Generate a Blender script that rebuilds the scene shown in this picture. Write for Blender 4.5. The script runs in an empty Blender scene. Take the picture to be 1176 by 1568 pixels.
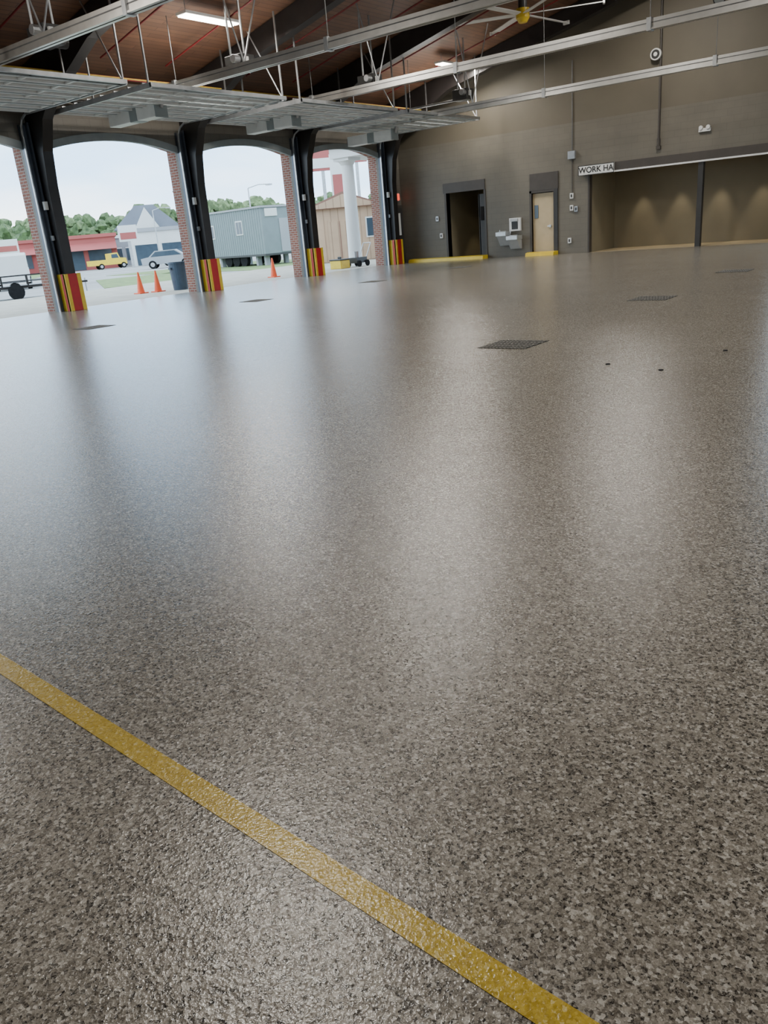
import bpy, bmesh, math, random
from mathutils import Vector, Matrix, Euler
random.seed(7)
sc=bpy.context.scene
# ------------------------------------------------------------------ materials
def nm(name):
    m=bpy.data.materials.new(name); m.use_nodes=True
    return m,m.node_tree,m.node_tree.nodes['Principled BSDF']
def pm(name,col,rough=.5,metal=0.,var=.12,scale=6.,bump=0.,emit=None,es=0.,spec=None):
    m,nt,b=nm(name); N=nt.nodes; L=nt.links
    geo=N.new('ShaderNodeNewGeometry'); no=N.new('ShaderNodeTexNoise'); no.inputs['Scale'].default_value=scale; no.inputs['Detail'].default_value=5
    L.new(geo.outputs['Position'],no.inputs['Vector'])
    r=N.new('ShaderNodeValToRGB'); e=r.color_ramp.elements
    e[0].position=.3; e[1].position=.7
    e[0].color=(*[c*(1-var) for c in col],1); e[1].color=(*[min(1,c*(1+var)) for c in col],1)
    L.new(no.outputs['Fac'],r.inputs['Fac']); L.new(r.outputs['Color'],b.inputs['Base Color'])
    b.inputs['Roughness'].default_value=rough; b.inputs['Metallic'].default_value=metal
    if spec is not None: b.inputs['Specular IOR Level'].default_value=spec
    if bump:
        bp=N.new('ShaderNodeBump'); bp.inputs['Strength'].default_value=bump; bp.inputs['Distance'].default_value=.01
        L.new(no.outputs['Fac'],bp.inputs['Height']); L.new(bp.outputs['Normal'],b.inputs['Normal'])
    if emit: b.inputs['Emission Color'].default_value=(*emit,1); b.inputs['Emission Strength'].default_value=es
    return m
def brickmat(name,c1,c2,cm,bw,rh,mort,axes='xz',rough=.7,bumps=.3,offset=.5,big=None):
    m,nt,b=nm(name); N=nt.nodes; L=nt.links
    geo=N.new('ShaderNodeNewGeometry'); sp=N.new('ShaderNodeSeparateXYZ'); cb=N.new('ShaderNodeCombineXYZ')
    L.new(geo.outputs['Position'],sp.inputs[0])
    L.new(sp.outputs['xyz'.index(axes[0])],cb.inputs[0]); L.new(sp.outputs['xyz'.index(axes[1])],cb.inputs[1])
    br=N.new('ShaderNodeTexBrick'); br.offset=offset
    br.inputs['Scale'].default_value=1; br.inputs['Brick Width'].default_value=bw; br.inputs['Row Height'].default_value=rh
    br.inputs['Mortar Size'].default_value=mort; br.inputs['Color1'].default_value=(*c1,1); br.inputs['Color2'].default_value=(*c2,1); br.inputs['Mortar'].default_value=(*cm,1)
    L.new(cb.outputs[0],br.inputs['Vector'])
    no=N.new('ShaderNodeTexNoise'); no.inputs['Scale'].default_value=1.3; no.inputs['Detail'].default_value=6; L.new(geo.outputs['Position'],no.inputs['Vector'])
    rr=N.new('ShaderNodeValToRGB'); rr.color_ramp.elements[0].color=(.72,.72,.72,1); rr.color_ramp.elements[0].position=.3; rr.color_ramp.elements[1].position=.7
    L.new(no.outputs['Fac'],rr.inputs[0])
    mx=N.new('ShaderNodeMix'); mx.data_type='RGBA'; mx.blend_type='MULTIPLY'; mx.inputs[0].default_value=.6
    L.new(br.outputs['Color'],mx.inputs[6]); L.new(rr.outputs['Color'],mx.inputs[7]); L.new(mx.outputs[2],b.inputs['Base Color'])
    b.inputs['Roughness'].default_value=rough
    bp=N.new('ShaderNodeBump'); bp.inputs['Strength'].default_value=bumps; bp.inputs['Distance'].default_value=.005; bp.invert=True
    L.new(br.outputs['Fac'],bp.inputs['Height']); L.new(bp.outputs['Normal'],b.inputs['Normal'])
    return m
def floormat(name,yellow=False):
    m,nt,b=nm(name); N=nt.nodes; L=nt.links
    geo=N.new('ShaderNodeNewGeometry')
    wn=N.new('ShaderNodeTexNoise'); wn.inputs['Scale'].default_value=150; wn.inputs['Detail'].default_value=2; L.new(geo.outputs['Position'],wn.inputs['Vector'])
    sb=N.new('ShaderNodeVectorMath'); sb.operation='SUBTRACT'; sb.inputs[1].default_value=(.5,.5,.5); L.new(wn.outputs['Color'],sb.inputs[0])
    scl=N.new('ShaderNodeVectorMath'); scl.operation='SCALE'; scl.inputs['Scale'].default_value=.010; L.new(sb.outputs[0],scl.inputs[0])
    av=N.new('ShaderNodeVectorMath'); av.operation='ADD'; L.new(geo.outputs['Position'],av.inputs[0]); L.new(scl.outputs[0],av.inputs[1])
    def vor(s):
        v=N.new('ShaderNodeTexVoronoi'); v.inputs['Scale'].default_value=s; L.new(av.outputs[0],v.inputs['Vector']); return v
    def ramp(src,els,const=True):
        r=N.new('ShaderNodeValToRGB'); 
        if const: r.color_ramp.interpolation='CONSTANT'
        e=r.color_ramp.elements
        while len(e)<len(els): e.new(.5)
        for i,(p,c) in enumerate(els): e[i].position=p; e[i].color=(*c,1)
        L.new(src,r.inputs['Fac']); return r
    v1=vor(125); v2=vor(290)
    s1=N.new('ShaderNodeSeparateColor'); L.new(v1.outputs['Color'],s1.inputs[0])
    s2=N.new('ShaderNodeSeparateColor'); L.new(v2.outputs['Color'],s2.inputs[0])
    if yellow:
        els=[(0,(.36,.24,.02)),(.3,(.48,.33,.035)),(.7,(.55,.39,.06)),(.94,(.72,.58,.25))]
    else:
        els=[(0,(.022,.019,.016)),(.2,(.125,.108,.085)),(.42,(.235,.208,.17)),(.7,(.34,.308,.26)),(.9,(.56,.52,.455))]
    r1=ramp(s1.outputs[0],els); r2=ramp(s2.outputs[1],els)
    mx=N.new('ShaderNodeMix'); mx.data_type='RGBA'; mx.inputs[0].default_value=.38
    L.new(r1.outputs[0],mx.inputs[6]); L.new(r2.outputs[0],mx.inputs[7])
    no=N.new('ShaderNodeTexNoise'); no.inputs['Scale'].default_value=.9; no.inputs['Detail'].default_value=4; L.new(geo.outputs['Position'],no.inputs['Vector'])
    rr=ramp(no.outputs['Fac'],[(.3,(.9,.9,.9)),(.7,(1,1,1))],False)
    m2=N.new('ShaderNodeMix'); m2.data_type='RGBA'; m2.blend_type='MULTIPLY'; m2.inputs[0].default_value=1
    L.new(mx.outputs[2],m2.inputs[6]); L.new(rr.outputs[0],m2.inputs[7]); L.new(m2.outputs[2],b.inputs['Base Color'])
    n1=N.new('ShaderNodeTexNoise'); n1.inputs['Scale'].default_value=95; n1.inputs['Detail'].default_value=3; L.new(geo.outputs['Position'],n1.inputs['Vector'])
    ad=N.new('ShaderNodeMath'); ad.operation='ADD'; L.new(n1.outputs['Fac'],ad.inputs[0])
    mu=N.new('ShaderNodeMath'); mu.operation='MULTIPLY'; mu.inputs[1].default_value=.5; L.new(v1.outputs['Distance'],mu.inputs[0]); L.new(mu.outputs[0],ad.inputs[1])
    bp=N.new('ShaderNodeBump'); bp.inputs['Strength'].default_value=.6; bp.inputs['Distance'].default_value=.002
    L.new(ad.outputs[0],bp.inputs['Height']); L.new(bp.outputs['Normal'],b.inputs['Normal'])
    b.inputs['Roughness'].default_value=.205; b.inputs['Specular IOR Level'].default_value=.62
    return m
M={}
M['floor']=floormat('epoxy_flake'); M['yline']=floormat('yellow_epoxy',True)
M['cmu']=brickmat('painted_block',(.138,.124,.098),(.145,.13,.102),(.115,.103,.08),.4,.2,.005,'xz',.55,.3)
M['cmuy']=brickmat('painted_block_side',(.15,.135,.11),(.16,.145,.12),(.11,.1,.08),.4,.2,.006,'yz',.55,.35)
M['panelwall']=pm('painted_upper_wall',(.112,.096,.068),.6,0,.1,.7)
M['brick']=brickmat('red_brick',(.30,.11,.07),(.22,.08,.055),(.36,.32,.28),.21,.075,.009,'xz',.85,.5)
M['bricky']=brickmat('red_brick_reveal',(.30,.11,.07),(.22,.08,.055),(.36,.32,.28),.21,.075,.009,'yz',.85,.5)
M['wood']=brickmat('wood_deck',(.21,.105,.058),(.15,.074,.042),(.04,.02,.012),3.6,.16,.006,'yx',.5,.3)
M['black']=pm('black_steel',(.020,.017,.016),.38,.2,.25,3)
M['jamb']=pm('blue_grey_steel',(.075,.09,.115),.4,.3,.15,3)
M['galv']=pm('galvanised_steel',(.42,.43,.44),.38,.75,.15,5)
M['dgalv']=pm('weathered_steel',(.16,.16,.16),.45,.6,.2,5)
M['alu']=pm('aluminium',(.58,.57,.54),.32,.75,.08,5)
M['white']=pm('white_enamel',(.72,.72,.70),.4,0,.05,5)
M['offw']=pm('door_panel_white',(.72,.75,.77),.4,0,.06,2)
M['trimg']=pm('grey_trim',(.26,.29,.29),.5,0,.08,4)
M['dark']=pm('dark_grey_paint',(.03,.029,.028),.5,0,.15,4)
M['hdr']=pm('brown_header_paint',(.05,.042,.035),.5,0,.1,4)
M['red']=pm('red_paint',(.42,.012,.012),.4,0,.1,8)
M['yellow']=pm('safety_yellow',(.70,.49,.03),.4,0,.08,8)
M['redpipe']=pm('red_pipe',(.17,.01,.01),.5,0,.1,8)
M['ypipe']=pm('yellow_gas_pipe',(.36,.25,.03),.5,0,.1,8)
M['tan']=pm('tan_door_paint',(.45,.36,.22),.45,0,.05,4)
M['hall']=pm('olive_tan_wall',(.25,.21,.135),.6,0,.06,1.5)
M['steel']=pm('stainless_steel',(.6,.62,.63),.4,.6,.08,8)
M['lens']=pm('led_lens',(.9,.88,.8),.4,0,.02,4,emit=(1,.95,.84),es=16)
M['exit']=pm('exit_sign_red',(.6,.03,.02),.4,0,.02,4,emit=(1,.1,.05),es=1.5)
M['grate']=pm('cast_iron',(.018,.017,.015),.9,0,.3,20,spec=.05)
M['grate2']=pm('worn_iron',(.17,.16,.14),.7,0,.6,30,spec=.2)
M['orange']=pm('cone_orange',(.80,.11,.03),.5,0,.06,8)
M['blue']=pm('bin_blue',(.04,.065,.10),.5,0,.1,8)
M['rubber']=pm('rubber',(.015,.015,.015),.9,0,.2,8,spec=.1)
M['glass']=pm('window_glass',(.05,.07,.09),.1,0,.1,2)
M['trailer']=pm('trailer_siding',(.17,.205,.21),.6,0,.06,2)
M['shed']=brickmat('shed_siding',(.50,.34,.22),(.48,.32,.21),(.34,.22,.14),.3,5,.02,'xz',.7,.3,0)
M['shedroof']=pm('shed_roof',(.22,.11,.08),.8,0,.15,4)
M['bwhite']=pm('building_white',(.62,.62,.60),.7,0,.06,.4)
M['bgrey']=pm('building_grey',(.29,.295,.31),.7,0,.08,.4)
M['bred']=pm('building_red',(.34,.08,.07),.7,0,.1,.4)
M['roofg']=pm('roof_grey',(.17,.185,.22),.8,0,.1,.5)
M['concrete']=pm('concrete_apron',(.36,.325,.265),.85,0,.12,1.2,.2)
M['asphalt']=pm('asphalt',(.28,.27,.255),.9,0,.2,.25)
M['grass']=pm('grass',(.14,.20,.06),.95,0,.35,3.)
M['leaf']=pm('foliage',(.085,.13,.05),.9,0,.5,1.6,.5)
M['leaf2']=pm('foliage_light',(.13,.18,.075),.9,0,.45,1.6,.5)
M['bark']=pm('bark',(.10,.08,.06),.9,0,.3,4)
M['fount']=pm('fountain_grey',(.45,.46,.46),.4,.2,.05,8)
M['text']=pm('black_lettering',(.01,.01,.01),.6,0,0,4)
# ------------------------------------------------------------------ builder
class B:
    def __init__(s): s.v=[]; s.f=[]; s.m=[]; s.mats=[]
    def mi(s,m):
        if m not in s.mats: s.mats.append(m)
        return s.mats.index(m)
    def add(s,vs,fs,m):
        o=len(s.v); s.v+= [tuple(v) for v in vs]; k=s.mi(m)
        for f in fs: s.f.append([i+o for i in f]); s.m.append(k)
        return s
    def hexa(s,a,b,m):
        return s.add(list(a)+list(b),[(3,2,1,0),(4,5,6,7),(0,1,5,4),(1,2,6,5),(2,3,7,6),(3,0,4,7)],m)
    def box(s,x0,x1,y0,y1,z0,z1,m,T=None):
        p=[Vector(q) for q in ((x0,y0,z0),(x1,y0,z0),(x1,y1,z0),(x0,y1,z0),(x0,y0,z1),(x1,y0,z1),(x1,y1,z1),(x0,y1,z1))]
        if T is not None: p=[T@q for q in p]
        return s.hexa(p[:4],p[4:],m)
    def cyl(s,p1,p2,r1,m,r2=None,seg=12,caps=True):
        p1=Vector(p1);p2=Vector(p2); r2=r1 if r2 is None else r2
        d=(p2-p1).normalized(); a=d.orthogonal().normalized(); b=d.cross(a)
        vs=[];
        for p,r in ((p1,r1),(p2,r2)):
            for i in range(seg):
                t=2*math.pi*i/seg; vs.append(p+a*math.cos(t)*r+b*math.sin(t)*r)
        fs=[(i,(i+1)%seg,seg+(i+1)%seg,seg+i) for i in range(seg)]
        if caps: fs+=[tuple(range(seg-1,-1,-1)),tuple(range(seg,2*seg))]
        return s.add(vs,fs,m)
    def prism(s,pts,axis,a,b,m,T=None):
        def mk(p,c):
            q=[0,0,0]; o=[i for i in range(3) if i!=axis]; q[o[0]]=p[0]; q[o[1]]=p[1]; q[axis]=c
            q=Vector(q); return T@q if T is not None else q
        n=len(pts); vs=[mk(p,a) for p in pts]+[mk(p,b) for p in pts]
        fs=[tuple(range(n-1,-1,-1)),tuple(range(n,2*n))]+[(i,(i+1)%n,n+(i+1)%n,n+i) for i in range(n)]
        return s.add(vs,fs,m)
    def path(s,pts,r,m,seg=8):
        for a,b in zip(pts[:-1],pts[1:]): s.cyl(a,b,r,m,seg=seg)
        return s
    def done(s,name,smooth=False,bev=0,parent=None):
        me=bpy.data.meshes.new(name); me.from_pydata(s.v,[],s.f)
        for k in s.mats: me.materials.append(M[k])
        for i,p in enumerate(me.polygons): p.material_index=s.m[i]
        bm=bmesh.new(); bm.from_mesh(me); bmesh.ops.recalc_face_normals(bm,faces=bm.faces); bm.to_mesh(me); bm.free()
        if smooth:
            for p in me.polygons: p.use_smooth=True
        o=bpy.data.objects.new(name,me); sc.collection.objects.link(o)
        if bev:
            md=o.modifiers.new('bevel','BEVEL'); md.width=bev; md.segments=2; md.limit_method='ANGLE'
        if parent: o.parent=parent
        return o
def TR(x,y,z,deg=0): return Matrix.Translation((x,y,z))@Matrix.Rotation(math.radians(deg),4,'Z')
# ------------------------------------------------------------------ room
XL,XR,YB,YS=-20.2,12.0,28.0,-4.5
XC=(XL+XR)/2
def zc(x): return 5.75+.23*((x-XL) if x<XC else (XR-x))
PK=[11.95+4.92*k for k in range(-3,4)]
B().box(XL-.55,XR+.55,YS,YB,-.1,0,'floor').done('floor')
def yl(xa,xb): return .93-.0605*(xa+.43), .93-.0605*(xb+.43)
b=B(); a0,a1=-6.0,3.0; ya,yb_=yl(a0,a1); w=.034
b.hexa([(a0,ya-w,0.0),(a1,yb_-w,0.0),(a1,yb_+w,0.0),(a0,ya+w,0.0)],[(a0,ya-w,.0015),(a1,yb_-w,.0015),(a1,yb_+w,.0015),(a0,ya+w,.0015)],'yline')
b.done('yellow_floor_line')
def archwall(b,x0,x1,m,inset,spring=4.1,crown=4.4,top=5.8):
    lo=YS
    for i,p in enumerate(PK):
        b.box(x0,x1,lo if i==0 else p-inset,p+.55+inset if i<len(PK)-1 else YB,0,top,m)
        if i<len(PK)-1:
            a=p+.55+inset; c=PK[i+1]-inset; n=14
            for j in range(n):
                t0=j/n;t1=(j+1)/n
                f=lambda t: spring+(crown-spring)*(1-(2*t-1)**2)-inset*.6
                y0=a+(c-a)*t0;y1=a+(c-a)*t1
                b.hexa([(x0,y0,f(t0)),(x1,y0,f(t0)),(x1,y1,f(t1)),(x0,y1,f(t1))],[(x0,y0,top),(x1,y0,top),(x1,y1,top),(x0,y1,top)],m)
b=B(); archwall(b,XL-.55,XL-.1,'brick',0); archwall(b,XL-.1,XL,'cmuy',.06); b.done('wall_left')
b=B(); archwall(b,XR+.1,XR+.55,'brick',0); archwall(b,XR,XR+.1,'cmuy',.06); b.done('wall_right')
b=B()
for i in range(len(PK)-1):
    a=PK[i]+.55;c=PK[i+1];n=14
    f=lambda t: 4.1+.3*(1-(2*t-1)**2)-.05
    for j in range(n):
        t0=j/n;t1=(j+1)/n;y0=a+(c-a)*t0;y1=a+(c-a)*t1
        b.hexa([(XL-.08,y0,f(t0)-.07),(XL+.04,y0,f(t0)-.07),(XL+.04,y1,f(t1)-.07),(XL-.08,y1,f(t1)-.07)],[(XL-.08,y0,f(t0)+.12),(XL+.04,y0,f(t0)+.12),(XL+.04,y1,f(t1)+.12),(XL-.08,y1,f(t1)+.12)],'trimg')
b.done('trim_1')
# back wall with openings
b=B(); y0,y1=YB,YB+.25
DA=(-18.0,-16.3,2.5); DB=(-14.3,-13.4,2.17); HA=(-12.1,-5.95,2.6); D_ADDED=(-5.6,.4,2.85)  # last one: unseen doorway, added so daylight brightens the floor's right side
b.box(XL-.5,DA[0],y0,y1,0,2.85,'cmu'); b.box(DA[1],DB[0],y0,y1,0,2.85,'cmu'); b.box(DB[1],HA[0],y0,y1,0,2.85,'cmu'); b.box(HA[1],D_ADDED[0],y0,y1,0,2.85,'cmu'); b.box(D_ADDED[1],XR+.5,y0,y1,0,2.85,'cmu')
for d in (DA,DB,HA): b.box(d[0],d[1],y0,y1,d[2],2.85,'cmu')
b.box(XL-.5,D_ADDED[0],y0,y1,2.85,4.3,'cmu'); b.box(D_ADDED[1],XR+.5,y0,y1,2.85,4.3,'cmu')
b.prism([(XL-.5,4.3),(XR+.5,4.3),(XR+.5,zc(XR)),(XC,zc(XC)),(XL-.5,zc(XL))],1,y0,y1,'panelwall')
b.done('wall_back')
b=B(); b.prism([(XL-.5,0),(XR+.5,0),(XR+.5,zc(XR)),(XC,zc(XC)),(XL-.5,zc(XL))],1,YS-.25,YS,'cmu'); b.done('wall_front')
b=B(); b.prism([(XL-1.2,zc(XL)-.27),(XC,zc(XC)),(XR+1.2,zc(XR)-.27),(XR+1.2,zc(XR)+.1),(XC,zc(XC)+.35),(XL-1.2,zc(XL)+.1)],1,YS-.25,YB+.25,'wood'); b.done('ceiling')
def frame(p):
    b=B()
    L=[(XL,0),(XL+.40,0),(XL+.43,3.1),(XL+.52,3.9),(XL+.8,4.6),(XL+1.3,5.05),(XL+2.2,5.42),(XL+3.2,zc(XL+3.2)-.58),(XC,zc(XC)-.55)]
    Rr=[(2*XC-x,z) for x,z in L[:-1]][::-1]
    pts=L+Rr+[(XR,zc(XR)-.02),(XC,zc(XC)-.02),(XL,zc(XL)-.02)]
    b.prism(pts,1,p+.18,p+.46,'black')
    b.done('roof_frame')
for i,p in enumerate(PK): frame(p)
for i,p in enumerate(PK):
    b=B()
    b.box(XL,XL+.1,p-.06,p+.14,0,4.55,'jamb'); b.box(XL+.1,XL+.16,p-.06,p-.03,0,4.55,'galv'); b.box(XL+.02,XL+.2,p+.09,p+.14,0,4.6,'jamb')
    b.box(XL,XL+.1,p+.5,p+.61,0,4.55,'jamb')
    b.box(XL+.1,XL+.16,p+.58,p+.61,0,4.55,'galv')
    b.box(XL+.2,XL+.28,p+.06,p+.16,2.55,2.75,'white')
    b.box(XL+.2,XL+.26,p+.08,p+.16,1.8,1.92,'galv')
    b.done('door_jamb')
    b=B()
    x1=XL+.46
    b.box(XL+.12,x1,p+.08,p+.16,0,.95,'yellow'); b.box(XL+.12,x1,p+.48,p+.56,0,.95,'yellow')
    b.box(XL+.40,x1+.02,p+.08,p+.18,0,.95,'yellow'); b.box(XL+.42,x1+.02,p+.18,p+.44,0,.95,'red'); b.box(XL+.40,x1+.02,p+.44,p+.56,0,.95,'yellow')
    b.box(XL+.3,XL+.40,p+.07,p+.08,0,.95,'red')
    b.done('column_guard',bev=.008)
def ohdoor(p,q):
    a=p+.66;c=q-.1; b=B(); z=4.78
    n=7;L=.54; x=XL+.75
    for i in range(n):
        xa=x+i*L; xb=xa+L-.07
        b.box(xa,xb,a,c,z,z+.04,'offw')
        for yy in [a+(c-a)*t for t in (0,.25,.5,.75,1)]:
            yy=min(max(yy,a+.03),c-.03); b.box(xa,xb,yy-.03,yy+.03,z-.04,z,'white')
        b.box(xa,xa+.05,a,c,z-.05,z,'white'); b.box(xb-.05,xb,a,c,z-.05,z,'trimg')
        b.box(xa+.2,xa+.24,a,c,z+.04,z+.1,'galv')
    for yy in (a-.05,c+.05):
        b.box(XL+.5,XL+4.6,yy-.02,yy+.02,z-.06,z+.05,'galv')
        pts=[(XL+.14,yy,4.3),(XL+.17,yy,4.5),(XL+.28,yy,4.66),(XL+.5,yy,4.76)]
        b.path(pts,.03,'galv',6)
        b.box(XL+4.48,XL+4.52,yy-.015,yy+.015,z,zc(XL+4.5)-.02,'galv')
        b.box(XL+2.38,XL+2.42,yy-.015,yy+.015,z,zc(XL+2.4)-.02,'dgalv')
    b.cyl((XL+4.5,c+.05,z),(XL+3.5,c+.05,zc(XL+3.5)-.05),.018,'galv',seg=6)
    b.box(XL+4.55,XL+4.62,a-.07,c+.07,z-.04,z+.04,'galv')
    b.cyl((XL+.25,a-.1,5.15),(XL+.25,c+.1,5.15),.018,'galv')
    for s in (.3,.62): b.cyl((XL+.25,a+(c-a)*s-.45,5.15),(XL+.25,a+(c-a)*s+.45,5.15),.05,'dark')
    for yy in (a,c): b.cyl((XL+.25,yy-.02,5.15),(XL+.25,yy+.02,5.15),.11,'galv',seg=16)
    b.done('sectional_garage_door')
    m=(a+c)/2; b=B()
    b.box(XL+.1,XL+5.3,m-.03,m+.03,5.12,5.18,'dgalv')
    b.box(XL+5.0,XL+5.55,m-.22,m+.2,5.1,5.42,'dark'); b.cyl((XL+5.1,m+.2,5.25),(XL+5.1,m+.5,5.25),.12,'dark'); b.cyl((XL+5.45,m-.22,5.3),(XL+5.45,m-.4,5.3),.09,'galv')
    b.box(XL+5.56,XL+5.62,m-.15,m-.05,5.2,5.35,'white')
    for s in (-.22,.22): b.box(XL+5.2,XL+5.24,m+s-.02,m+s+.02,5.4,zc(XL+5.2)-.02,'galv')
    b.done('garage_door_opener',bev=.01)
for i in range(len(PK)-1): ohdoor(PK[i],PK[i+1])
for yy,z,x0,x1 in ((4.4,4.93,-17.3,9),(9.3,4.93,-17.3,9),(14.2,4.93,-17.3,9),(19.15,4.93,-17.3,9),(24.05,4.70,-17.3,9)):
    b=B()
    b.box(x0,x1,yy-.06,yy+.06,z+.03,z+.21,'alu'); b.box(x0,x1,yy-.09,yy-.02,z,z+.03,'alu'); b.box(x0,x1,yy+.02,yy+.09,z,z+.03,'alu')
    b.box(x0,x1,yy-.02,yy+.02,z+.02,z+.03,'rubber'); b.box(x0,x1,yy-.065,yy-.06,z+.12,z+.14,'dgalv')
    x=x0+.6
    while x<x1:
        b.cyl((x,yy,z+.2),(x,yy,zc(x)-.03),.01,'dgalv',seg=6)
        b.box(x-.05,x+.05,yy-.1,yy+.1,z-.02,z+.23,'galv'); x+=4.9
    x=x0+3
    b.cyl((x,yy,z+.2),(x+.3,yy+.6,zc(x+.3)-.05),.018,'galv',seg=6); b.cyl((x,yy,z+.2),(x-.3,yy-.3,zc(x-.3)-.05),.018,'galv',seg=6)
    b.done('vehicle_exhaust_rail')
    b=B()
    b.box(x0-2.1,x0-.15,yy-.17,yy+.17,z-.45,z-.14,'white'); b.box(x0-2.16,x0-2.1,yy-.12,yy+.12,z-.42,z-.18,'dark'); b.box(x0-.15,x0-.1,yy-.19,yy+.19,z-.47,z-.12,'trimg')
    b.box(x0-1.2,x0-.9,yy-.18,yy+.18,z-.46,z-.13,'trimg')
    b.cyl((x0-.1,yy,z-.25),(x0-.02,yy,z-.06),.06,'galv')
    b.done('tube_heater_box',bev=.015)
for x,dz,r in ((-18.6,.62,.04),(-9.6,.40,.03)): B().cyl((x,YS+.02,zc(x)-dz),(x,YB-.02,zc(x)-dz),r,'redpipe',seg=8).done('sprinkler_pipe')
for y in [v+1.6 for v in PK[:-1]]+[v+3.6 for v in PK[:-1]]:
    B().cyl((-18.6,y,zc(-18.6)-.2),(-6,y,zc(-6)-.2),.022,'redpipe',seg=8).done('sprinkler_pipe')
B().cyl((-18.2,YS+.02,5.42),(-18.2,27.5,5.42),.018,'ypipe',seg=8).done('gas_pipe')
# ---------------------------------------------------------------- lights
def fixture(x,y,power=360,col=(1,.95,.87)):
    z=zc(x)-.32; b=B()
    b.box(x-.18,x+.18,y-.85,y+.85,z,z+.06,'white')
    for s in (-.09,.09): b.box(x+s-.06,x+s+.06,y-.82,y+.82,z-.03,z,'lens')
    for s in (-.7,.7): b.cyl((x,y+s,z+.06),(x,y+s,zc(x)-.02),.008,'galv',seg=6)
    o=b.done('led_high_bay_light')
    l=bpy.data.lights.new('lamp','AREA'); l.shape='RECTANGLE'; l.size=.34; l.size_y=1.7; l.energy=power; l.color=col
    lo=bpy.data.objects.new('lamp',l); sc.collection.objects.link(lo); lo.location=(x,y,z-.05); lo.parent=o
for x,y in ((-16,14.9),(-16,25.7),(-16,4.1)): fixture(x,y,300)
for x,y in ((-7,6),(-10.6,15.2),(-9,24.0),(2.5,3),(2.5,12),(2.5,21)): fixture(x,y)
b=B(); fx,fy,fz=-12.5,24.1,7.0
b.cyl((fx,fy,fz+.12),(fx,fy,zc(fx)),.04,'alu'); b.cyl((fx,fy,fz-.1),(fx,fy,fz+.14),.2,'yellow',seg=20); b.cyl((fx,fy,fz-.22),(fx,fy,fz-.1),.12,'yellow',.2,seg=20); b.cyl((fx,fy,fz+.14),(fx,fy,fz+.36),.13,'dark',seg=16)
for k in range(6):
    T=TR(fx,fy,fz,k*60+22)
    b.box(.2,2.3,-.09,.09,-.012,.012,'white',T@Matrix.Rotation(math.radians(10),4,'X'))
    b.box(2.28,2.34,-.1,.1,-.05,.05,'white',T)
b.done('ceiling_fan')
b=B(); x,y,z=-5.6,20.4,5.5
b.box(x-.3,x+.3,y-.05,y+.05,z+.1,z+.2,'dark'); b.cyl((x,y,z+.2),(x,y,zc(x)-.02),.02,'dgalv')
for s in (-.2,.2): b.cyl((x+s,y-.15,z-.05),(x+s,y+.12,z+.05),.14,'dark',.1,seg=18); b.cyl((x+s,y-.17,z-.055),(x+s,y-.15,z-.05),.11,'trimg',seg=18)
b.done('twin_floodlight')
# ---------------------------------------------------------------- back wall details
b=B()
b.box(DA[0]-.12,DA[1]+.06,YB-.04,YB,2.5,2.86,'hdr'); b.box(DA[0]-.08,DA[0],YB-.03,YB+.25,0,2.5,'hdr'); b.box(DA[1],DA[1]+.08,YB-.03,YB+.25,0,2.5,'hdr')
b.done('trim_2')
b=B()
b.box(DA[0]-.3,DA[1]+.3,30.8,30.9,0,2.7,'hall'); b.box(DA[0]-.3,DA[0]-.2,YB+.25,30.8,0,2.7,'hall'); b.box(DA[1]+.2,DA[1]+.3,YB+.25,30.8,0,2.7,'hall'); b.box(DA[0]-.3,DA[1]+.3,YB+.25,30.9,2.7,2.8,'dark'); b.box(DA[0]-.3,DA[1]+.3,YB,30.9,-.1,0,'floor')
b.done('wall_passage')
b=B(); b.box(DA[1]-.32,DA[1]-.26,YB+.1,YB+.16,0,2.35,'dark'); b.box(DA[1]-.3,DA[1],YB+.1,YB+.15,0,2.35,'dark'); b.box(DA[1]-.22,DA[1]-.08,YB+.06,YB+.1,1.4,1.9,'rubber'); b.done('door_1')
b=B(); b.box(DB[0]-.06,DB[1]+.16,YB-.04,YB,2.25,2.82,'hdr'); b.box(DB[0]-.08,DB[0],YB-.03,YB+.2,0,2.25,'hdr'); b.box(DB[1],DB[1]+.14,YB-.05,YB+.2,0,2.25,'dark'); b.box(DB[0]-.08,DB[1]+.14,YB-.03,YB+.2,2.17,2.25,'hdr'); b.done('trim_3')
b=B(); b.box(DB[0],DB[1]-.08,YB+.08,YB+.13,0.02,2.15,'tan'); b.box(DB[0]+.08,DB[0]+.22,YB+.06,YB+.08,1.3,1.75,'glass'); b.cyl((DB[1]-.2,YB+.04,1.0),(DB[1]-.2,YB+.08,1.0),.05,'steel'); b.box(DB[1]-.3,DB[1]-.16,YB+.02,YB+.05,.98,1.02,'steel'); b.box(DB[1]-.08,DB[1],YB+.08,YB+.13,0,2.17,'dark'); b.done('door_2')
b=B(); b.box(DB[0]-.1,DB[1]+.2,YB+.3,YB+.35,0,2.4,'dark'); b.done('wall_closet')
b=B(); YH=30.4
b.box(HA[0]-.1,HA[1]+.1,YH,YH+.1,0,2.75,'hall'); b.box(HA[0]-.1,HA[0],YB+.25,YH,0,2.75,'hall'); b.box(HA[1],HA[1]+.1,YB+.25,YH,0,2.75,'hall'); b.box(HA[0]-.1,HA[1]+.1,YB+.25,YH+.1,2.7,2.8,'dark')
b.done('wall_hall')
B().box(HA[0],HA[1],YB,YH,-.1,.001,'tan').done('floor_hall')
b=B(); b.box(HA[0]-.25,HA[1]+.1,YB-.1,YB,2.6,2.88,'hdr'); b.box(HA[0]+.9,HA[1],YB-.12,YB-.1,2.57,2.62,'white'); b.box(HA[0]-.02,HA[0]+.04,YB-.02,YB+.2,0,2.6,'hdr')
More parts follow.
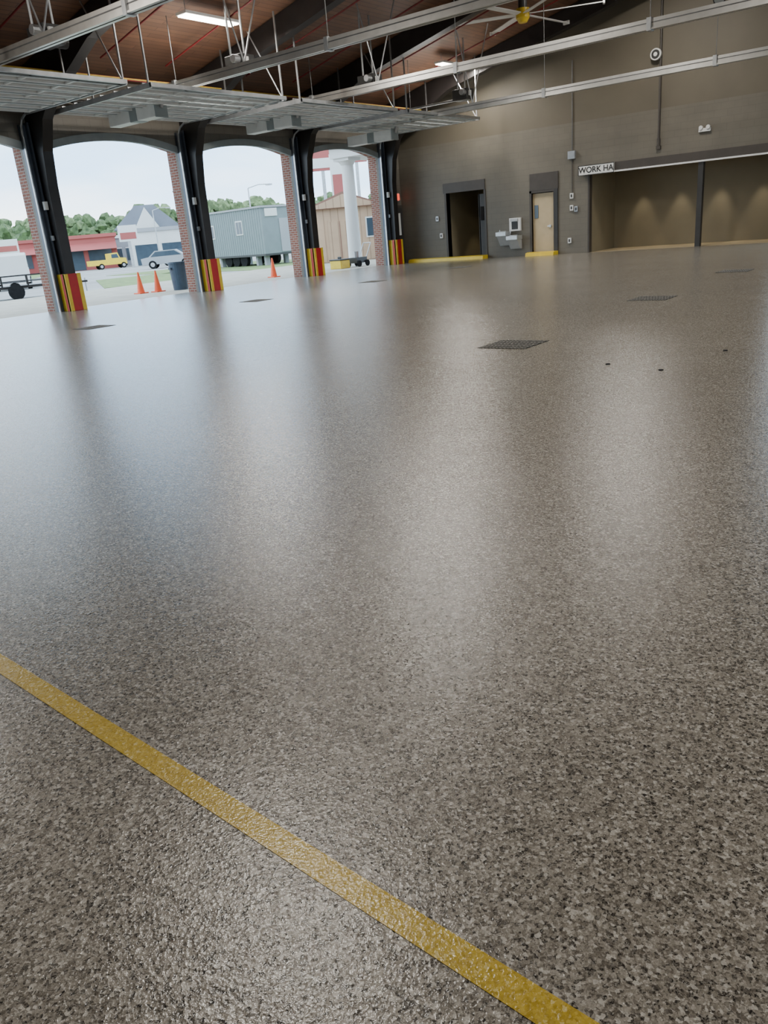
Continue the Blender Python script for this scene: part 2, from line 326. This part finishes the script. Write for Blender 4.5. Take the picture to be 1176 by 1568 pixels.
b.box(-8.38,-8.22,YB-.06,YB+.12,0,2.62,'dark'); b.box(HA[1]-.05,HA[1],YB-.03,YB+.12,0,2.62,'dark')
b.done('trim_4')
b=B(); b.box(D_ADDED[0]-.1,D_ADDED[0],YB-.03,YB+.28,0,4.3,'hdr'); b.box(D_ADDED[1],D_ADDED[1]+.1,YB-.03,YB+.28,0,4.3,'hdr'); b.box(D_ADDED[0]-.1,D_ADDED[1]+.1,YB-.03,YB+.28,4.25,4.4,'hdr'); b.done('added_opening_trim')  # frame of the added out-of-view opening that lets daylight in
for i in range(4):
    x=HA[0]+1.1+i*1.35
    b=B(); b.cyl((x,YH-.4,2.66),(x,YH-.4,2.70),.09,'white'); b.cyl((x,YH-.4,2.655),(x,YH-.4,2.66),.06,'trimg'); o=b.done('recessed_downlight')
    l=bpy.data.lights.new('lamp','SPOT'); l.energy=85; l.spot_size=math.radians(50); l.spot_blend=.6; l.color=(1,.90,.72); l.shadow_soft_size=.04
    lo=bpy.data.objects.new('lamp',l); sc.collection.objects.link(lo); lo.location=(x,YH-.4,2.63); lo.parent=o
x=-17.2; b=B(); b.cyl((x,30.3,2.66),(x,30.3,2.70),.09,'white'); b.cyl((x,30.3,2.655),(x,30.3,2.66),.06,'trimg'); o=b.done('recessed_downlight')
l=bpy.data.lights.new('lamp','SPOT'); l.energy=60; l.spot_size=math.radians(60); l.spot_blend=.4; l.color=(1,.88,.62); l.shadow_soft_size=.04
lo=bpy.data.objects.new('lamp',l); sc.collection.objects.link(lo); lo.location=(x,30.3,2.63); lo.parent=o
b=B(); b.box(-12.42,-11.13,YB-.16,YB-.125,2.56,2.88,'white')
for a in ((-12.42,-11.13,2.56,2.58),(-12.42,-11.13,2.86,2.88),(-12.42,-12.40,2.56,2.88),(-11.15,-11.13,2.56,2.88)): b.box(a[0],a[1],YB-.165,YB-.16,a[2],a[3],'text')
sg=b.done('work_hall_sign')
c=bpy.data.curves.new('lettering','FONT'); c.body='WORK HA'; c.size=.26; c.align_x='CENTER'; c.align_y='CENTER'; c.extrude=.003; c.offset=.003
t=bpy.data.objects.new('lettering',c); sc.collection.objects.link(t); t.location=(-11.775,YB-.168,2.72); t.rotation_euler=(math.pi/2,0,0); c.materials.append(M['text']); t.parent=sg
b=B(); b.prism([(YB-.45,0),(YB-.42,.11),(YB-.3,.13),(YB-.04,.13),(YB-.04,0)],0,XL+.48,DA[1]+.1,'yellow'); b.done('yellow_curb')
b=B(); b.prism([(YB-.45,0),(YB-.42,.11),(YB-.3,.13),(YB-.04,.13),(YB-.04,0)],0,DB[0]-.08,DB[1]+.15,'yellow'); b.done('yellow_curb')
b=B(); 
b.box(-15.62,-15.2,YB-.42,YB,.78,.92,'steel'); b.cyl((-15.41,YB-.25,.92),(-15.41,YB-.25,.945),.15,'fount'); b.box(-15.58,-15.25,YB-.12,YB,.5,.78,'fount'); b.prism([(YB-.38,.78),(YB,.78),(YB,.42),(YB-.12,.42)],0,-15.6,-15.22,'fount')
b.box(-15.18,-14.72,YB-.42,YB,.62,.76,'steel'); b.cyl((-14.95,YB-.25,.76),(-14.95,YB-.25,.785),.15,'fount'); b.prism([(YB-.38,.62),(YB,.62),(YB,.28),(YB-.12,.28)],0,-15.16,-14.74,'fount')
b.box(-15.2,-14.74,YB-.1,YB,.92,1.38,'white'); b.box(-15.1,-14.84,YB-.11,YB-.1,.98,1.25,'dark'); b.box(-15.12,-14.82,YB-.18,YB-.1,1.27,1.36,'fount')
for xx in (-15.5,-15.05): b.cyl((xx,YB-.3,.85),(xx,YB-.3,1.0),.015,'steel')
b.done('drinking_fountain',bev=.012)
b=B(); b.path([(-12.7,YB-.03,3.35),(-12.7,YB-.03,6.2)],.018,'dgalv'); b.box(-12.83,-12.57,YB-.12,YB,3.15,3.4,'galv'); b.path([(-12.7,YB-.03,3.15),(-12.7,YB-.03,2.0)],.015,'hdr'); b.done('electrical_conduit')
b=B(); b.path([(-9.72,YB-.06,zc(-9.72)-.2),(-9.68,YB-.06,3.4)],.04,'hdr'); b.cyl((-9.68,YB-.06,3.2),(-9.68,YB-.06,3.42),.055,'hdr'); b.box(-9.75,-9.61,YB-.1,YB,3.1,3.2,'hdr'); b.done('vent_pipe')
b=B(); b.cyl((-9.82,YB-.2,5.85),(-9.82,YB-.1,5.85),.17,'white',seg=24); b.cyl((-9.82,YB-.21,5.85),(-9.82,YB-.2,5.85),.13,'dark',seg=24); b.cyl((-9.82,YB-.22,5.85),(-9.82,YB-.21,5.85),.06,'white',seg=24); b.done('wall_speaker')
b=B(); b.box(-8.42,-8.06,YB-.08,YB,3.44,3.54,'white'); b.cyl((-8.35,YB-.12,3.56),(-8.35,YB-.02,3.56),.06,'white'); b.cyl((-8.13,YB-.12,3.56),(-8.13,YB-.02,3.56),.06,'white'); b.done('emergency_light')
for (x,z,m) in ((-12.72,1.95,'white'),(-12.72,1.55,'white'),(-12.55,1.5,'galv'),(-18.45,1.6,'galv'),(-12.8,.45,'white'),(-18.3,.95,'white')):
    b=B(); b.box(x-.06,x+.06,YB-.06,YB,z-.09,z+.09,m); b.box(x-.03,x+.03,YB-.065,YB-.06,z-.05,z+.05,'dark'); b.done('wall_switch',bev=.005)
b=B(); b.box(XL,XL+.05,27.3,27.98,0,2.25,'hdr'); b.box(XL+.05,XL+.07,27.38,27.9,0.02,2.15,'dark'); b.box(XL+.07,XL+.075,27.5,27.78,1.1,1.95,'white'); b.done('door_3')
b=B(); b.box(XL,XL+.08,27.4,27.8,2.45,2.68,'exit'); b.box(XL,XL+.04,27.37,27.83,2.42,2.71,'white'); b.done('exit_sign')
def drain(x,y):
    b=B(); s=.3
    b.box(x-s,x+s,y-s,y+s,0.0,.003,'grate')
    for i in range(13):
        xx=x-s+.03+i*(2*s-.06)/12; b.box(xx-.008,xx+.008,y-s,y+s,.003,.006,'grate2')
    for i in range(5):
        yy=y-s+.03+i*(2*s-.06)/4; b.box(x-s,x+s,yy-.008,yy+.008,.003,.0065,'grate2')
    b.done('floor_drain')
for y in (8.1,12.65,17.4,22.2): drain(-4.4,y)
for y in (4.5,9.2,13.7,18.3,23.0): drain(-14.4,y)
for i,(x,y) in enumerate(((-2.86,7.08),(-2.3,6.89),(-2.05,7.96))):
    B().cyl((x,y,0),(x,y,.008),.022,'rubber',seg=10).done('floor_anchor_cap')
# ---------------------------------------------------------------- exterior
G=-.12
b=B(); b.box(-420,260,-200,420,G-.3,G,'asphalt'); b.done('ground')
B().box(-31,XL-.55,YS-6,YB+6,G,-.03,'concrete').done('concrete_apron')
B().box(XR+.55,24,YS-6,YB+6,G,-.03,'concrete').done('concrete_apron')
def poly(name,pts,m,z=.02):
    b=B(); b.prism(pts,2,G,G+z,m); b.done(name)
poly('grass_verge',[(-33,22),(-45,29.5),(-43,35),(-31.5,26)],'grass')
poly('grass_verge',[(-52,35),(-32,31),(-29,41),(-50,46)],'grass')
poly('grass_verge',[(-105,-30),(-300,-80),(-300,380),(-20,380),(-40,110),(-100,105)],'grass')
poly('grass_verge',[(-64,22),(-90,38),(-84,50),(-60,33)],'grass')
def tree(x,y,h,w,leaf='leaf'):
    b=B(); b.cyl((x,y,G),(x,y,h*.45),.035*h,'bark',.02*h,seg=8)
    for k in range(3): 
        a=random.random()*6.3; b.cyl((x,y,h*.3),(x+math.cos(a)*w*.3,y+math.sin(a)*w*.3,h*.6),.015*h,'bark',.008*h,seg=6)
    for k in range(56):
        a=random.random()*6.28; rr=random.random()**.5*w*.47; zz=h*(.22+.62*random.random()); sh=1-abs(zz/h-.5)*1.2
        c=Vector((x+math.cos(a)*rr*sh,y+math.sin(a)*rr*sh,zz)); r=w*(.055+.065*random.random())
        bm=bmesh.new(); bmesh.ops.create_icosphere(bm,subdivisions=2,radius=r)
        vs=[c+v.co*(1+.7*(random.random()-.5)) for v in bm.verts]; fs=[[q.index for q in f.verts] for f in bm.faces]; bm.free()
        b.add(vs,fs,leaf if k%3 else 'leaf2')
    b.done('tree')
def D(u,t):
    a=math.radians(u); return (-math.sin(a)*t,math.cos(a)*t)
for i in range(34):
    x,y=D(37+i*.95+random.uniform(-.3,.3),random.uniform(140,170)); tree(x,y,random.uniform(6.6,9.0),random.uniform(10,13))
for i in range(3):
    x,y=D(45.2+i*1.9,random.uniform(108,112)); tree(x,y,random.uniform(7.0,8.2),random.uniform(7,8),'leaf2')
def storefront(name,az,t,w,h,m,roof='bwhite',awn=None,rot=0):
    x,y=D(az,t); T=TR(x,y,G,az-0+rot)
    b=B(); b.box(-w/2,w/2,0,9,0,h,m,T); b.box(-w/2-.2,w/2+.2,-.2,9.2,h,h+.35,roof,T)
    n=max(2,int(w/3))
    for i in range(n):
        x0=-w/2+.5+i*(w-.6)/n; b.box(x0,x0+(w-.6)/n-.5,-.06,0,.6 if i%3 else 0.05,h*.62,'glass',T)
        b.box(x0-.05,x0+(w-.6)/n-.45,-.09,-.06,h*.62,h*.66,'bwhite',T)
    if awn: b.prism([(-1.3,h*.62),(0,h*.85),(0,h*.62)],0,-w/2,w/2,awn,T)
    b.done(name)
storefront('red_shop_building',57.0,96,6.5,3.3,'bred','bred','bred')
storefront('red_shop_building',62.2,104,8,3.4,'bred','bred','bred')
storefront('shop_building',54.6,106,4.6,3.2,'bgrey','bwhite')
storefront('shop_building',51.4,92,9,3.4,'bwhite','bgrey')
def house(az,t,w,d,h,rh,m,r,name='house'):
    x,y=D(az,t); T=TR(x,y,G,az)
    b=B(); b.box(-w/2,w/2,0,d,0,h,m,T); b.prism([(-w/2-.4,h),(w/2+.4,h),(w/2*.3,h+rh),(-w/2*.3,h+rh)],1,-.4,d+.4,r,T)
    b.prism([(-1.6,h),(1.6,h),(0,h+rh*.9)],1,-.9,1.0,'bwhite',T)
    for s in (-w*.3,w*.3): b.box(s-.6,s+.6,-.05,0,h*.4,h*.8,'glass',T); b.box(s-.7,s+.7,-.04,.01,h*.37,h*.83,'bwhite',T)
    b.box(-.5,.5,-.06,0,0,2.1,'glass',T)
    b.done(name)
house(52.9,118,8,8,4.4,2.9,'bwhite','roofg')
def car(name,x,y,deg,m,kind='car',s=1):
    T=TR(x,y,G,deg)@Matrix.Scale(s,4); b=B()
    if kind=='car':
        prof=[(-2.2,.35),(-2.25,.85),(-1.6,.95),(-1.05,1.4),(.6,1.42),(1.25,.98),(2.15,.82),(2.25,.35)]; win=[(-1.45,.95),(-1.0,1.33),(.55,1.35),(1.1,.98)]; wd=.88; wx=1.35; r=.33
    elif kind=='van':
        prof=[(-2.6,.4),(-2.65,1.9),(-2.5,2.05),(1.2,2.05),(1.75,1.25),(2.55,1.05),(2.65,.4)]; win=[(.2,1.2),(.2,1.85),(1.1,1.85),(1.6,1.25)]; wd=.98; wx=1.6; r=.36
    else:
        prof=[(-4,.7),(-4,1.6),(-.5,1.6),(-.5,2.6),(1.2,2.7),(1.5,1.8),(2.6,1.7),(2.7,.7)]; win=[(0,1.8),(0,2.45),(1.05,2.5),(1.3,1.8)]; wd=1.15; wx=2.0; r=.5
    b.prism(prof,1,-wd,wd,m,T); b.prism(win,1,-wd-.015,wd+.015,'glass',T)
    for sx in (-wx,wx):
        for sy in (-wd,wd):
            b.cyl(T@Vector((sx,sy*.78,r)),T@Vector((sx,sy*1.03,r)),r*s,'rubber',seg=18); b.cyl(T@Vector((sx,sy*1.03,r)),T@Vector((sx,sy*1.05,r)),r*.55*s,'galv',seg=12)
    b.box(prof[-1][0]-.02,prof[-1][0]+.04,-wd*.9,wd*.9,.4,.6,'dark',T)
    b.done(name,bev=.04)
x,y=D(61.7,52); car('white_van',x,y,150,'bwhite','van',.95)
x,y=D(55.6,92); car('yellow_work_truck',x,y,70,'yellow','truck',.58)
x,y=D(51.8,72); car('parked_car',x,y,45,'bgrey')
x,y=D(50.9,80); car('parked_car',x,y,40,'blue')
T=TR(-33.2,17.9,G,62); b=B()
b.box(-1.6,1.6,-.9,.9,.45,.55,'black',T)
for sx in (-1.55,-.5,.5,1.55):
    for sy in (-.88,.88): b.box(sx-.03,sx+.03,sy-.03,sy+.03,.5,.95,'black',T)
for z in (.72,.95):
    for sy in (-.88,.88): b.box(-1.6,1.6,sy-.02,sy+.02,z-.03,z,'black',T)
    b.box(1.55,1.6,-.9,.9,z-.03,z,'black',T)
for sy in (-1.05,1.05): b.cyl(T@Vector((0,sy-.1,.32)),T@Vector((0,sy+.1,.32)),.32,'rubber',seg=16); b.box(-.45,.45,sy-.12,sy+.12,.68,.71,'black',T)
b.box(1.6,2.9,-.04,.04,.42,.5,'black',T); b.cyl(T@Vector((2.8,0,0)),T@Vector((2.8,0,.6)),.03,'galv')
b.done('utility_trailer')
T=TR(-39.6,37.9,G,-10); b=B()
b.box(-3.4,3.6,-1.45,1.45,.7,3.35,'trailer',T); b.box(-3.48,3.68,-1.53,1.53,3.35,3.46,'bgrey',T); b.box(-3.4,3.6,-1.47,1.47,.58,.7,'dark',T)
for i in range(28): 
    xx=-3.35+i*.248; b.box(xx,xx+.03,-1.465,-1.45,.7,3.35,'trailer',T)
b.box(.7,1.45,-1.49,-1.45,1.9,2.75,'bwhite',T); b.box(.77,1.05,-1.5,-1.49,1.97,2.68,'glass',T); b.box(1.1,1.38,-1.5,-1.49,1.97,2.68,'glass',T)
b.box(-2.6,-1.9,-1.49,-1.45,1.8,2.65,'bwhite',T); b.box(-2.53,-1.97,-1.5,-1.49,1.87,2.58,'glass',T)
b.box(3.6,3.64,-.2,.65,.75,2.7,'bgrey',T); b.box(3.6,3.64,.75,1.3,1.8,2.6,'glass',T)
b.box(3.6,3.66,-1.2,-.3,2.85,3.3,'bwhite',T)
for sx in (-.9,0,.9):
    for sy in (-1.2,1.2): b.cyl(T@Vector((sx,sy-.12,.4)),T@Vector((sx,sy+.12,.4)),.4,'rubber',seg=16)
for sx in (-3,-2,2.2,3.1): b.box(sx-.1,sx+.1,-1.2,-.9,0,.6,'bgrey',T); b.box(sx-.1,sx+.1,.9,1.2,0,.6,'bgrey',T)
b.done('office_trailer')
T=TR(-28.6,34.4,G,38); b=B()
b.box(-1.9,2.0,-1.5,2.0,.1,2.75,'shed',T); b.prism([(-2.15,2.72),(2.25,2.72),(.05,3.5)],1,-1.7,2.2,'shedroof',T); b.prism([(-1.9,2.75),(2.0,2.75),(.05,3.38)],1,-1.73,-1.5,'shed',T)
b.box(1.1,1.75,-1.55,-1.5,1.2,2.2,'bwhite',T); b.box(1.17,1.68,-1.57,-1.55,1.27,2.13,'glass',T); b.box(-.9,.4,-1.54,-1.5,.1,2.1,'shed',T); b.box(-.27,-.23,-1.56,-1.54,.1,2.1,'shedroof',T)
for xx in (-.95,.4): b.box(xx,xx+.06,-1.56,-1.5,.1,2.15,'shed',T)
b.done('garden_shed')
b=B(); cx,cy=-23.6,28.9
for k in range(2):
    px,py=cx-k*0.0,cy+k*5
    b.box(px-.42,px+.42,py-.42,py+.42,-.03,.12,'bwhite'); b.cyl((px,py,.12),(px,py,.25),.37,'bwhite',seg=24); b.cyl((px,py,.25),(px,py,4.15),.31,'bwhite',.26,seg=24); b.cyl((px,py,4.15),(px,py,4.3),.28,'bwhite',.38,seg=24); b.box(px-.42,px+.42,py-.42,py+.42,4.3,4.42,'bwhite')
b.box(cx-.55,XL-.56,cy-.5,cy+5.6,4.42,4.85,'bwhite'); b.box(cx-.75,XL-.56,cy-.7,cy+5.8,4.85,5.0,'bwhite')
b.done('portico')
def cone(x,y):
    b=B(); z=-.03 if x>-31 else G
    b.box(x-.18,x+.18,y-.18,y+.18,z,z+.035,'orange'); b.cyl((x,y,z+.035),(x,y,z+.72),.13,'orange',.025,seg=20)
    b.done('traffic_cone')
cone(-23.9,17.35); cone(-23.6,17.85); cone(-22.9,22.9)
b=B(); x,y=-23.1,18.45; z=-.03
b.cyl((x,y,z),(x,y,z+.88),.25,'blue',.31,seg=24); b.cyl((x,y,z+.88),(x,y,z+.93),.33,'blue',seg=24); b.cyl((x,y,z+.93),(x,y,z+.935),.28,'rubber',seg=24)
for s in (-.34,.34): b.box(x-.06,x+.06,y+s-.03,y+s+.03,z+.7,z+.76,'blue')
b.done('trash_can')
b=B(); x,y=-22.6,26.6
b.box(x-.3,x+.3,y-.3,y+.3,-.03,.3,'yellow'); b.box(x-.32,x+.32,y-.32,y+.32,.3,.36,'dark'); b.box(x-.1,x+.1,y-.02,y+.02,.36,.45,'dark'); b.done('yellow_tool_box',bev=.02)
b=B(); x,y=-22.4,27.6
b.box(x-.25,x+.25,y-.4,y+.3,.12,.35,'dark'); b.cyl((x,y-.1,.35),(x,y-.1,.6),.16,'galv'); 
for sx in (-.3,.3):
    for sy in (-.3,.25): b.cyl((x+sx-.03,y+sy,.1),(x+sx+.03,y+sy,.1),.13,'rubber')
b.path([(x-.2,y+.3,.3),(x-.2,y+.7,.9),(x+.2,y+.7,.9),(x+.2,y+.3,.3)],.02,'galv'); b.done('lawn_mower')
def polesign(az,t,h,w,hh,m,m2):
    x,y=D(az,t); T=TR(x,y,G,az); b=B()
    b.box(-.15,.15,-.15,.15,0,h,'galv',T); b.box(-w/2,w/2,-.25,.25,h-hh,h,m,T); b.box(-w/2+.15,w/2-.15,-.28,-.25,h-hh+.2,h-hh*.45,m2,T)
    b.done('pole_sign')
polesign(40.9,75,8.6,2.2,1.8,'bred','bwhite'); polesign(39.8,70,7.6,1.5,3.4,'bwhite','bred'); polesign(38.6,82,9.8,2.0,2.0,'bred','bwhite')
polesign(54.2,86,4.0,1.8,1.5,'bwhite','bred'); polesign(61.6,80,3.4,1.8,1.2,'bwhite','bred')
def lamp(az,t,h):
    x,y=D(az,t); b=B(); b.cyl((x,y,G),(x,y,h),.07,'galv',.04,seg=8); b.path([(x,y,h),(x+.5,y+.6,h+.2),(x+1.0,y+1.1,h+.18)],.03,'galv'); b.box(x+.85,x+1.2,y+.95,y+1.3,h+.1,h+.2,'galv'); b.done('street_lamp')
lamp(46.0,62,5.0); lamp(52.4,85,5.0)
for az,t in ((42.6,90),(50.6,106)):
    x,y=D(az,t); b=B(); b.cyl((x,y,G),(x,y,8.5),.13,'bark',.08,seg=8); b.box(x-.9,x+.9,y-.06,y+.06,7.8,7.95,'bark'); b.done('utility_pole')
# ---------------------------------------------------------------- world
w=bpy.data.worlds.new('overcast_sky'); sc.world=w; w.use_nodes=True; nt=w.node_tree; N=nt.nodes; L=nt.links
bg=N['Background']; tc=N.new('ShaderNodeTexCoord'); mp=N.new('ShaderNodeMapping'); mp.inputs['Scale'].default_value=(1,1,3.5); no=N.new('ShaderNodeTexNoise'); no.inputs['Scale'].default_value=2.2; no.inputs['Detail'].default_value=7
L.new(tc.outputs['Generated'],mp.inputs[0]); L.new(mp.outputs[0],no.inputs['Vector'])
r=N.new('ShaderNodeValToRGB'); r.color_ramp.elements[0].position=.38; r.color_ramp.elements[1].position=.62
r.color_ramp.elements[0].color=(.40,.64,.92,1); r.color_ramp.elements[1].color=(.84,.94,1,1)
L.new(no.outputs['Fac'],r.inputs['Fac']); L.new(r.outputs[0],bg.inputs['Color']); bg.inputs['Strength'].default_value=5.0
# ---------------------------------------------------------------- camera
F=1200.;P=math.radians(19.71);Ro=math.radians(4.98);HD=math.radians(38.8);H=1.35
cam=bpy.data.cameras.new('camera');co=bpy.data.objects.new('camera',cam);sc.collection.objects.link(co);sc.camera=co
cam.sensor_fit='VERTICAL';cam.sensor_height=24;cam.lens=24*F/1568; cam.clip_end=2000; cam.clip_start=.05
f=Vector((-math.sin(HD)*math.cos(P),math.cos(HD)*math.cos(P),-math.sin(P)))
r0=Vector((math.cos(HD),math.sin(HD),0)); u0=r0.cross(f)
right=r0*math.cos(Ro)-u0*math.sin(Ro); up=u0*math.cos(Ro)+r0*math.sin(Ro)
co.matrix_world=Matrix(((right.x,up.x,-f.x,0),(right.y,up.y,-f.y,0),(right.z,up.z,-f.z,H),(0,0,0,1)))
